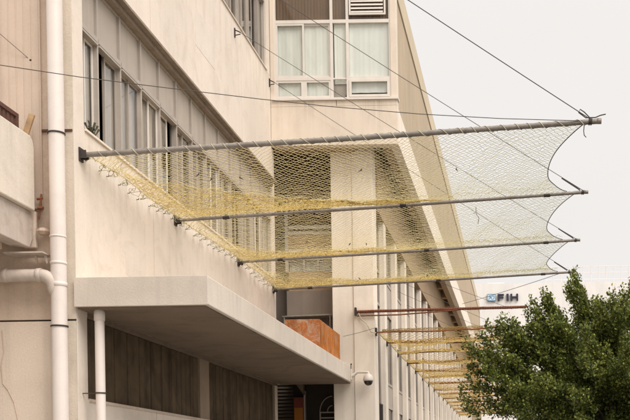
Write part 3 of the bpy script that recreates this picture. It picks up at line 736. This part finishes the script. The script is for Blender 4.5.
for i in range(3):
    pa, pb = POL[i], POL[i + 1]
    fn = bay_fn(pa, pb, (.12, .12, .1)[i], .07, (.42, .42, .38)[i], 0)
    t = thing('safety_net', (pa[0] + pb[0]) / 2, bl[i], 'net', 'bays of yellow net strung over the long poles')
    m = MB(); add_net(m, fn, 150, 74 if i < 2 else 62, .0026, 11 + i); m.build('mesh', M['net'], t)
    # gathered cord along each pole
    m = MB(); rr = random.Random(30 + i)
    for q in range((1, 3, 4)[i]):
        pts = []
        for k in range(181):
            s_ = k / 180; p = fn(s_ * (1 if q % 2 else .97), 1.0)
            pts.append(p + Vector((0, math.cos(k * 1.1 + q * 1.7) * .03 + rr.gauss(0, .008), math.sin(k * 1.1 + q * 1.7) * .02 + rr.gauss(0, .008) + .07)))
        m.tube(pts, .0034, 3, False)
    m.build('gathered_cord', M['ochre'], t)
    m = MB(); m.tube([fn(1, k / 40) for k in range(41)], .0065, 5); m.build('border_rope', M['darkrope'], t)
    m = MB()                       # a second, older yellow piece laid over the slack half
    lo_ = lambda s, i=i: (.26 + .62 * s, .52 + .3 * s, .45 + .3 * s)[i] + .03 * math.sin(s * 17)
    f2 = lambda s, q, fn=fn, i=i: fn(s * ((.56 + .14 * q) , .42 + .2 * q, .55 + .2 * q)[i], lo_(s) + (.985 - lo_(s)) * q) + Vector((.02, .01 * math.sin(s * 40), .01 - .035 * math.sin(PI * q)))
    add_net(m, f2, (92, 70, 84)[i], (52, 32, 30)[i], .0029, 41 + i, .014); m.build('patch', M['ochre'], t)
    m = MB(); f3 = lambda s, q, fn=fn: fn(s * .05 * (1 + .5 * math.sin(q * 23)), q) + Vector((.0, 0, -.015 - .02 * math.sin(q * 31) ** 2))
    add_net(m, f3, 10, 54, .0027, 71 + i, .014); m.build('wall_edge_strip', M['net'], t)
    # lashing loops to hooks in the wall
    m = MB(); n = 10 if i < 2 else 8
    m.tube([fn(0, k / 40) + Vector((-.01, 0, 0)) for k in range(41)], .005, 4)
    for k in range(n):
        tt = (k + .5 + rr.uniform(-.2, .2)) / n; y_ = pa[0].y + (pb[0].y - pa[0].y) * tt; e0 = fn(0, tt - .03); e1 = fn(0, tt + .03); zh = fn(0, tt).z - rr.uniform(.03, .06)
        h = Vector((A + .02, y_, zh))
        for w_ in range(2):
            pts = [e0] + [e0.lerp(h, .5) + Vector((rr.uniform(.0, .06), rr.gauss(0, .06), rr.gauss(0, .025))) for _ in range(3)] + [h] + [h.lerp(e1, .5) + Vector((rr.uniform(.0, .05), rr.gauss(0, .05), rr.gauss(0, .03))) for _ in range(2)] + [e1]
            m.tube([pts[0]] + [(pts[k].lerp(pts[k + 1], f_)) for k in range(len(pts) - 1) for f_ in (.3, .7)] + [pts[-1]], .0036, 4)
        if rr.random() < .5: m.tube([h, h + Vector((.03, -.05, -.02)), h + Vector((.03, -.1, -.03 - rr.random() * .05))], .0045, 4)
        hk = MB(); hk.tube([(A - .01, y_, zh), (A + .03, y_, zh), (A + .032, y_, zh + .02)], .006, 5); hk.build('wall_hook', M['black'], t)
    m.build('lashing', M['oldrope'], t)
    if i == 1:
        m = MB(); q = at(476, 207, 17.9); m.tube([q, q + Vector((.0, 0, -.12)), q + Vector((.05, 0, -.2)), q + Vector((.03, 0, -.30))], .006, 4)
        m.tube([q + Vector((0, 0, -.08)), q + Vector((-.05, 0, -.12))], .004, 4); m.build('snagged_twig', M['darkrope'], t)
    for k in range((6, 4, 3)[i]):
        p = fn(rr.uniform(.15, .9), rr.uniform(.2, .85)); MB().tube([p, p + Vector((rr.uniform(-.03, .03), rr.uniform(-.02, .02), -.02)), p + Vector((rr.uniform(-.05, .05), 0, -.05))], [.004, .012, .003], 5).build('caught_leaf', M['bark'], t)

# ------------------------------------------------------------------ guy cables from the wall above
def cable(label, a_, b_, sag, r, matl, name='guy_cable', group='thin dark cables holding up the poles', anchor=True, n=24):
    t = thing(name, b_, label, 'cable', group); a_, b_ = Vector(a_), Vector(b_)
    m = MB(); m.tube([a_ + (b_ - a_) * (k / n) + Vector((0, 0, -sag * 4 * (k / n) * (1 - k / n))) for k in range(n + 1)], r, 5); m.build('line', matl, t)
    if anchor:
        m = MB(); m.box(A + .001, A + .02, a_.y - .02, a_.y + .02, a_.z - .09, a_.z + .09); m.tube([(A + .02, a_.y, a_.z + .05), (A + .09, a_.y, a_.z + .02), (a_.x, a_.y, a_.z)], .012, 5); m.tube([(A + .02, a_.y, a_.z - .05), (A + .12, a_.y, a_.z - .03)], .01, 5)
        m.build('anchor_bracket', M['black'], t)
    return t
cl_ = ['upper dark cable running down to the tip of the nearest net pole', 'dark cable running down to the tip of the second net pole', 'dark cable from the bracket beside the upper window to the tip of the third pole', 'lowest dark cable from the wall corner to the tip of the fourth pole']
for i, (a_, b_) in enumerate(POL):
    za = (10.42, 10.38, 10.36, 10.44)[i]; q = b_ + (a_ - b_) * (.02 if i == 0 else .012)
    c_ = cable(cl_[i], (A + .12, a_.y if i < 3 else 22.3, za), q + Vector((0, 0, .03)), .03, .0062 if i == 0 else .0052, M['wire'])
    m = MB(); r = (.036, .029, .029, .029)[i]
    for k in range(3):
        o_ = q + Vector((-.02 + k * .016, 0, 0)); m.tube([o_ + Vector((.004 * math.sin(a), math.cos(a) * (r + .006), math.sin(a) * (r + .006))) for a in [2 * PI * j / 12 for j in range(13)]], .006, 4)
    if i == 0:
        m.tube([q + Vector((0, 0, .04)), q + Vector((-.08, -.01, .12)), q + Vector((-.13, -.01, .155)), q + Vector((-.15, 0, .12)), q + Vector((-.06, 0, .05)), q + Vector((.06, -.02, .045)), q + Vector((.12, -.02, .07)), q + Vector((.19, -.02, .085))], .0075, 5)
        m.tube([q + Vector((-.08, 0, -.02)), q + Vector((-.09, -.01, -.12)), q + Vector((-.085, -.01, -.17)), q + Vector((-.06, -.01, -.2))], .006, 5)
    else:
        m.tube([q + Vector((-.34, -.0, .235)), q + Vector((-.2, 0, .14)), q + Vector((-.05, 0, .04))], .012, 5)
    m.build('rope_knot', M['darkrope'], c_)
# long slack wire crossing the whole facade
wp = [at(-30, 61, 11.2), at(0, 65, 11.3), at(80, 77, 11.5), at(160, 87, 11.7), at(260, 99, 11.95), at(330, 106.5, 12.1), at(420, 114, 12.3), at(500, 118.5, 12.45), at(588, 121, 12.58)]
t = thing('slack_wire', wp[-1], 'thin slack wire crossing in front of the building to the nearest pole tip', 'wire')
m = MB(); m.tube([at(-400, 15, 9.6)] + wp, .0048, 5); m.build('line', M['wire'], t)
wa, wb = at(-60, -18, 12.0), at(31, 60.5, 12.41)
t = thing('hooked_wire', wb, 'short thin wire ending at a hook on the brown wall left of the downpipe', 'wire')
m = MB(); m.tube([wa, wb], .0035, 5); m.build('line', M['wire'], t)
MB().lathe(wb, [(0, -.02), (.014, -.015), (.016, .02), (0, .021)], 8, 'y').build('hook', M['black'], t)

# ------------------------------------------------------------------ the far row of short poles and nets
FP = [(Vector((-3.74, 22.91, 5.40)), at(526, 307, 22.91)), (Vector((-3.30, 23.05, 4.95)), at(505, 327, 23.05))]
for j in range(14):
    Y = 24.74 + 2.2 * j; FP.append((Vector((-3.28, Y, 4.93 - .006 * j)), Vector((.1 + .05 * math.sin(j * 2.1), Y, 5.02 + .05 * math.sin(j * 1.7)))))
ordn = ['', '', 'third', 'fourth', 'fifth', 'sixth', 'seventh', 'eighth', 'ninth', 'tenth', 'eleventh', 'twelfth', 'thirteenth', 'fourteenth', 'fifteenth', 'sixteenth']
for i, (a_, b_) in enumerate(FP):
    lab = 'rust red pole wound with red rope, nearest and highest of the short far row' if i == 0 else ('thinner rusty pole just below the rope wound one at the white corner pier' if i == 1 else '%s short pole back in the far row fixed to the pilasters' % ordn[i])
    t = thing('net_pole', a_, lab, 'pole', 'short poles of the far net row')
    rr = random.Random(60 + i); d = b_ - a_; r = .026 if i == 0 else (.02 if i == 1 else .028)
    pts = [a_ + d * (k / 8) + Vector((0, 0, rr.gauss(0, .008) - .05 * math.sin(PI * k / 8) * (i % 3) * .5)) for k in range(9)]
    MB().tube(pts, r, 8).build('tube', M['orangerust'] if i == 1 else M['rust'], t)
    if i == 1:
        m = MB()
        for q in range(4): m.tube([a_ + d * (k / 90) + Vector((0, math.cos(k * .8 + q * 1.6) * .025 + rr.gauss(0, .006), math.sin(k * .8 + q * 1.6) * .022 + .03 + rr.gauss(0, .006))) for k in range(4, 90)], .007, 4, False)
        m.build('gathered_cord', M['netfar'], t)
    MB().box(a_.x - .03, a_.x + .012, a_.y - .06, a_.y + .06, a_.z - .09, a_.z + .09).build('wall_bracket', M['black'], t)
    if i < 1:
        m = MB()
        for q in range(2):
            m.tube([a_ + d * (k / 400) + Vector((0, math.cos(k * .8 + q * PI), math.sin(k * .8 + q * PI))) * (r + .004) for k in range(401)], .009, 4)
        m.build('rope_wrap', M['redrope'], t)
    if i == 0:
        m = MB(); m.tube([a_ + Vector((.02, -.02, -.1)), a_ + d * .25 + Vector((0, -.02, -.1)), a_ + d * .6 + Vector((0, -.02, -.03))], .016, 6); m.build('brace', M['rust'], t)
fl = ['first bay of the far yellow net, behind the two rusty poles'] + ['%s bay back of the far yellow net along the pilasters' % s_ for s_ in ('second', 'third', 'fourth', 'fifth', 'sixth', 'seventh', 'eighth', 'ninth', 'tenth', 'eleventh', 'twelfth', 'thirteenth', 'fourteenth', 'fifteenth')]
for i in range(1, len(FP) - 1):
    (a0, a1), (b0, b1) = FP[i], FP[i + 1]
    rr = random.Random(80 + i)
    sg = .05 + .20 * rr.random()
    def fn(s, t, a0=a0, a1=a1, b0=b0, b1=b1, sg=sg):
        x0 = a0 + (a1 - a0) * (.01 + .97 * s); x1 = b0 + (b1 - b0) * (.01 + .97 * s)
        p = x0 + (x1 - x0) * t; p.x -= .22 * s * math.sin(PI * t)
        p.z -= .01 + sg * (.25 + .75 * min(1, s / .15)) * math.sin(PI * t) * (1 + .35 * math.sin(s * 5 + a0.y * 3)) + .02 * math.sin(p.x * 4 + p.y); return p
    t = thing('safety_net', (a0 + b0) / 2, fl[i - 1], 'net', 'bays of the far yellow net')
    m = MB(); add_net(m, fn, 48 if i < 6 else 34, 30 if i < 6 else 20, .0042, 90 + i, .010); m.build('mesh', M['netfar'], t)
    m = MB()
    for q in range(5):
        m.tube([fn(k / 60, 1) + Vector((0, math.cos(k * .9 + q * 2) * .035, math.sin(k * .9 + q * 2) * .03 + .03)) for k in range(61)], .008, 4, False)
    m.build('gathered_cord', M['orangecord'], t)
    m = MB(); m.tube([fn(0, k / 20) for k in range(21)], .009, 4); m.build('border_rope', M['rope'], t)
    m = MB(); m.tube([fn(1, k / 20) for k in range(21)], .007, 4); m.build('border_rope', M['rope'], t)
# curled lashing from the corner pier and thin lines of the far row
t = thing('hanging_rope', FP[0][0], 'pale rope hanging in a curve from the first rust red pole down the corner pier', 'rope')
m = MB(); m.tube([FP[0][0] + Vector((.06, -.03, -.04)), at(361, 319, 22.88), at(366, 323, 22.87), at(369, 328, 22.86), at(371, 332, 22.86), at(376, 333, 22.9)], .014, 5); m.build('line', M['rope'], t)
cable('thin wire from the planter box end up to the white corner pier', at(343, 336.5, 22.2), at(375, 328, 22.9), .01, .005, M['wire'], 'thin_wire', 'thin wires of the far row', False)
cable('thin wire slanting through the near net down to the rope wound rust red pole tip', at(404, 268, 26.5), at(512, 309, 22.9), .02, .0045, M['wire'], 'thin_wire', 'thin wires of the far row', False)
cable('thin wire rising across the white far building to the fourth pole tip', at(462, 304, 30.0), POL[3][1] + Vector((-.3, 0, -.03)), .02, .006, M['wire'], 'thin_wire', 'thin wires of the far row', False)
for j in range(3):
    Y = FP[2 + j][0].y
    cable('thin slanting wire above the %s short pole of the far row' % ordn[2 + j], (SX + .14, Y, 6.6), FP[2 + j][1] + Vector((-.05, 0, .04)), .02, .0045, M['wire'], 'thin_wire', 'thin wires of the far row', False, 10)

# ------------------------------------------------------------------ distant white building
wb_ = thing('white_building', (20, 85, 0), 'distant plain white building with a railed flat roof behind the tree', 'building')
zt_ = 16.95
m = MB(); m.box(-4.6, 60, 80, 120, 0, zt_ - .25); m.build('wall', M['farwall'], wb_)
m = MB(); m.box(-4.6, 60.0, 80.0, 120, zt_ - .249, zt_); m.build('parapet', M['farwall'], wb_)
m = MB()
for k in range(70): m.tube([(2.2 + k * .62, 82, zt_ - .1), (2.2 + k * .62, 82, 18.6)], .028, 4)
for z_ in (17.55, 18.1, 18.6): m.tube([(2.2, 82, z_), (45, 82, z_)], .024, 4)
m.build('roof_railing', M['rail'], wb_)
MB().box(-2.6, -1.2, 82, 84, zt_ - .1, zt_ + .45).build('roof_unit', M['rail'], wb_)
# wall sign: square emblem and three letters
sg_ = thing('wall_sign', at(503, 297.5, 79.9), 'sign on the white far wall with a pale blue square emblem and navy letters', 'sign')
YS = 79.88
def pbox(mb, u0, u1, v0, v1, d=.10, dy=0):
    a_ = at(u0, v1, YS); b_ = at(u1, v0, YS); mb.box(a_.x, b_.x, YS - d - dy, YS - dy + .119, a_.z, b_.z)
def boxes(mb, x0, z0, bl_, d):
    for (xa_, xb2, za_, zb2) in bl_: mb.box(x0 + xa_, x0 + xb2, YS - d, YS + .119, z0 + za_, z0 + zb2)
o_ = at(487.3, 301.0, YS); h_ = .53; X0, Z0 = o_.x, o_.z
sqr = MB(); boxes(sqr, X0, Z0, [(0, .66, 0, .54)], .04); em = sqr.build('emblem', M['paleblue'], sg_)
m = MB(); boxes(m, X0, Z0, [(0, .66, 0, .035), (0, .66, .505, .54), (0, .035, .0351, .5049), (.625, .66, .0351, .5049)], .06)
yq = YS - .06
def stroke(mb, pts, wd=.05):
    for k in range(len(pts) - 1):
        p, q = Vector((pts[k][0], 0, pts[k][1])), Vector((pts[k + 1][0], 0, pts[k + 1][1])); t_ = (q - p).normalized(); s_ = Vector((t_.z, 0, -t_.x)) * wd / 2
        bb = Vector((X0, yq - .002 * k, Z0)); mb.prism([bb + p - s_, bb + p + s_, bb + q + s_, bb + q - s_], (0, .02, 0))
stroke(m, [(.10, .12), (.30, .30), (.22, .42)]); stroke(m, [(.12, .34), (.30, .295), (.44, .40)], .045); stroke(m, [(.30, .30), (.36, .12)], .05)
stroke(m, [(.46, .42), (.56, .34), (.52, .18), (.42, .10)], .05)
m.build('emblem_mark', M['midblue'], em)
lh = .54
def letter(x0, bl_): mm = MB(); boxes(mm, x0, Z0, bl_, .06); mm.build('letter', M['navy'], sg_)
fx0 = at(497.7, 300, YS).x; s_ = .145
letter(fx0, [(0, s_, 0, lh), (s_ + .001, .50, lh - .12, lh), (s_ + .001, .47, .2, .32)])
fx1 = at(506.5, 300, YS).x; letter(fx1, [(0, .18, 0, lh)])
fx2 = at(510.5, 300, YS).x; letter(fx2, [(0, s_, 0, lh), (.47, .47 + s_, 0, lh), (s_ + .001, .469, .21, .33)])

# ------------------------------------------------------------------ tree
def leaf_mat(name, c0, c1):
    m = bpy.data.materials.new(name); m.use_nodes = True; t = m.node_tree; b = t.nodes['Principled BSDF']; n = t.nodes.new; k = t.links.new
    geo = n('ShaderNodeNewGeometry'); r = n('ShaderNodeValToRGB'); k(geo.outputs['Random Per Island'], r.inputs[0])
    r.color_ramp.elements[0].color = (*c0, 1); r.color_ramp.elements[1].color = (*c1, 1)
    e = r.color_ramp.elements.new(.72); e.color = (*[(c0[i] * .55 + c1[i] * .45) for i in range(3)], 1)
    ns = n('ShaderNodeTexNoise'); ns.inputs['Scale'].default_value = 1.6; k(geo.outputs['Position'], ns.inputs['Vector'])
    mr = n('ShaderNodeMapRange'); mr.inputs['From Min'].default_value = .35; mr.inputs['From Max'].default_value = .65; mr.inputs['To Min'].default_value = .7; mr.inputs['To Max'].default_value = 1.25; k(ns.outputs['Fac'], mr.inputs['Value'])
    sc = n('ShaderNodeVectorMath'); sc.operation = 'SCALE'; k(r.outputs[0], sc.inputs[0]); k(mr.outputs[0], sc.inputs['Scale'])
    k(sc.outputs[0], b.inputs['Base Color']); b.inputs['Roughness'].default_value = .5; b.inputs['Specular IOR Level'].default_value = .35
    tr = n('ShaderNodeBsdfTranslucent'); k(sc.outputs[0], tr.inputs['Color']); mx = n('ShaderNodeMixShader'); mx.inputs[0].default_value = .25
    k(b.outputs[0], mx.inputs[1]); k(tr.outputs[0], mx.inputs[2]); k(mx.outputs[0], t.nodes['Material Output'].inputs[0]); return m
M['leaf'] = leaf_mat('fig_leaf', (.055, .084, .02), (.37, .39, .085))
tree = thing('fig_tree', (1.75, 18, 0), 'dense dark green small leaved tree with upright sprays, lower right of the scene', 'tree')
rg = np.random.default_rng(4)
TC = np.array([1.75, 18.0, 3.0])
tips = []
def tip(u, v, Y): p = at(u, v, Y); tips.append((p, None))
for u, v, Y in ((573, 274, 17.6), (567, 284, 17.7), (580, 290, 17.6), (540, 295, 17.7), (548, 304, 17.6), (533, 308, 17.7), (522, 315, 17.5), (503, 322, 17.6), (493, 330, 17.6), (483, 328, 17.5), (497, 321, 17.4), (476, 338, 17.5), (528, 303, 17.5), (544, 297, 17.6), (575, 281, 17.6), (463, 345, 17.7), (470, 352, 17.5), (465, 368, 17.6), (462, 385, 17.5), (457, 398, 17.6), (461, 412, 17.5), (598, 301, 17.6), (608, 306, 17.7), (622, 291, 17.6), (632, 284, 17.7), (614, 320, 17.5), (590, 330, 17.2), (645, 285, 17.7), (660, 295, 17.8), (515, 335, 17.2), (556, 322, 17.3), (512, 326, 17.5), (477, 366, 17.2), (492, 352, 17.1), (530, 326, 17.3)):
    tip(u, v, Y)
nb_t = len(tips)
for k in range(290):
    th = rg.uniform(0, 2 * PI); cz = rg.uniform(-.75, .95); s_ = math.sqrt(1 - cz * cz)
    d = np.array([s_ * math.cos(th) * 2.75, s_ * math.sin(th) * 2.4, cz * 1.8 if cz > 0 else cz * 1.5]) * (rg.uniform(.66, .98) if k < 165 else rg.uniform(.30, .66))
    if k < 165: d[2] += rg.uniform(0, .35) * max(0, cz)
    tips.append((Vector(TC + d), None))
V = []; F = 0
branches = MB()
allv = []
for ti, (tp, _) in enumerate(tips):
    tp = np.array(tp); d = tp - TC
    base = TC + d * (.60 if ti < nb_t else .48) + np.array([0, 0, -.18])
    ax = tp - base; Ln = np.linalg.norm(ax); axn = ax / Ln
    axn2 = axn + np.array([0, 0, .35]); axn2 /= np.linalg.norm(axn2)
    # several twiglets per spray
    nt_ = 17
    for q in range(nt_):
        s0 = rg.uniform(.05, .9)
        st = base + ax * s0; side = rg.normal(size=3); side -= axn * side.dot(axn); side /= np.linalg.norm(side)
        dirq = axn2 * rg.uniform(.6, 1.3) + side * (.85 - .6 * s0); dirq /= np.linalg.norm(dirq)
        ln = rg.uniform(.2, .40) * (1.15 - .7 * s0)
        if q == 0: st = tp - axn2 * .34; dirq = axn2 * .6 + np.array([0, 0, .5]); dirq /= np.linalg.norm(dirq); ln = .42
        nl = int(52 * ln / .3)
        tt = rg.uniform(0, 1, nl); c = st + np.outer(tt * ln, dirq) + rg.normal(size=(nl, 3)) * (.028 + .02 * (1 - tt))[:, None]
        ld = dirq * .7 + rg.normal(size=(nl, 3)) * .75; ld /= np.linalg.norm(ld, axis=1)[:, None]
        up = np.array([0, 0, 1.0]) + rg.normal(size=(nl, 3)) * .55
        sd2 = np.cross(ld, up); sd2 /= np.linalg.norm(sd2, axis=1)[:, None] + 1e-9
        nn = np.cross(sd2, ld)
        L_ = rg.uniform(.040, .068, nl)[:, None]; W_ = L_ * rg.uniform(.28, .40, nl)[:, None]
        a_ = c; b1 = c + ld * L_ * .5 + sd2 * W_ + nn * L_ * .08; e_ = c + ld * L_; b2 = c + ld * L_ * .5 - sd2 * W_ + nn * L_ * .08
        allv.append(np.stack([a_, b1, e_, b2], axis=1).reshape(-1, 3))
    if ti % 2 == 0 or ti < nb_t:
        branches.tube([tuple(TC + d * .12 + np.array([0, 0, -.6])), tuple(TC + d * .38 + np.array([0, 0, -.3])), tuple(base), tuple(base + ax * .85)], [.035, .022, .012, .004], 5)
AV = np.concatenate(allv); nq = len(AV) // 4
me = bpy.data.meshes.new('crown'); off = np.array(tree.location)
me.vertices.add(len(AV)); me.vertices.foreach_set('co', (AV - off).astype(np.float32).ravel())
me.loops.add(nq * 4); me.loops.foreach_set('vertex_index', np.arange(nq * 4, dtype=np.int32))
me.polygons.add(nq); me.polygons.foreach_set('loop_start', np.arange(nq, dtype=np.int32) * 4); me.polygons.foreach_set('loop_total', np.full(nq, 4, dtype=np.int32))
me.materials.append(M['leaf']); me.update(); me.validate()
co = bpy.data.objects.new('crown', me); C.objects.link(co); co.parent = tree
branches.build('branches', M['bark'], tree)
m = MB()
m.tube([(1.75, 18, 0), (1.72, 18.0, .5), (1.8, 18.02, 1.2), (1.75, 18, 1.9), (1.75, 18.0, 2.6)], [.24, .17, .145, .13, .08], 14)
for k in range(6):
    a = k * 1.05 + .3; m.tube([(1.76, 18, 1.3 + .08 * k), (1.75 + .4 * math.cos(a), 18 + .4 * math.sin(a), 1.9 + .08 * k), (1.75 + 1.1 * math.cos(a), 18 + 1.0 * math.sin(a), 2.8 + .1 * k)], [.09, .065, .03], 9)
m.build('trunk', M['bark'], tree)
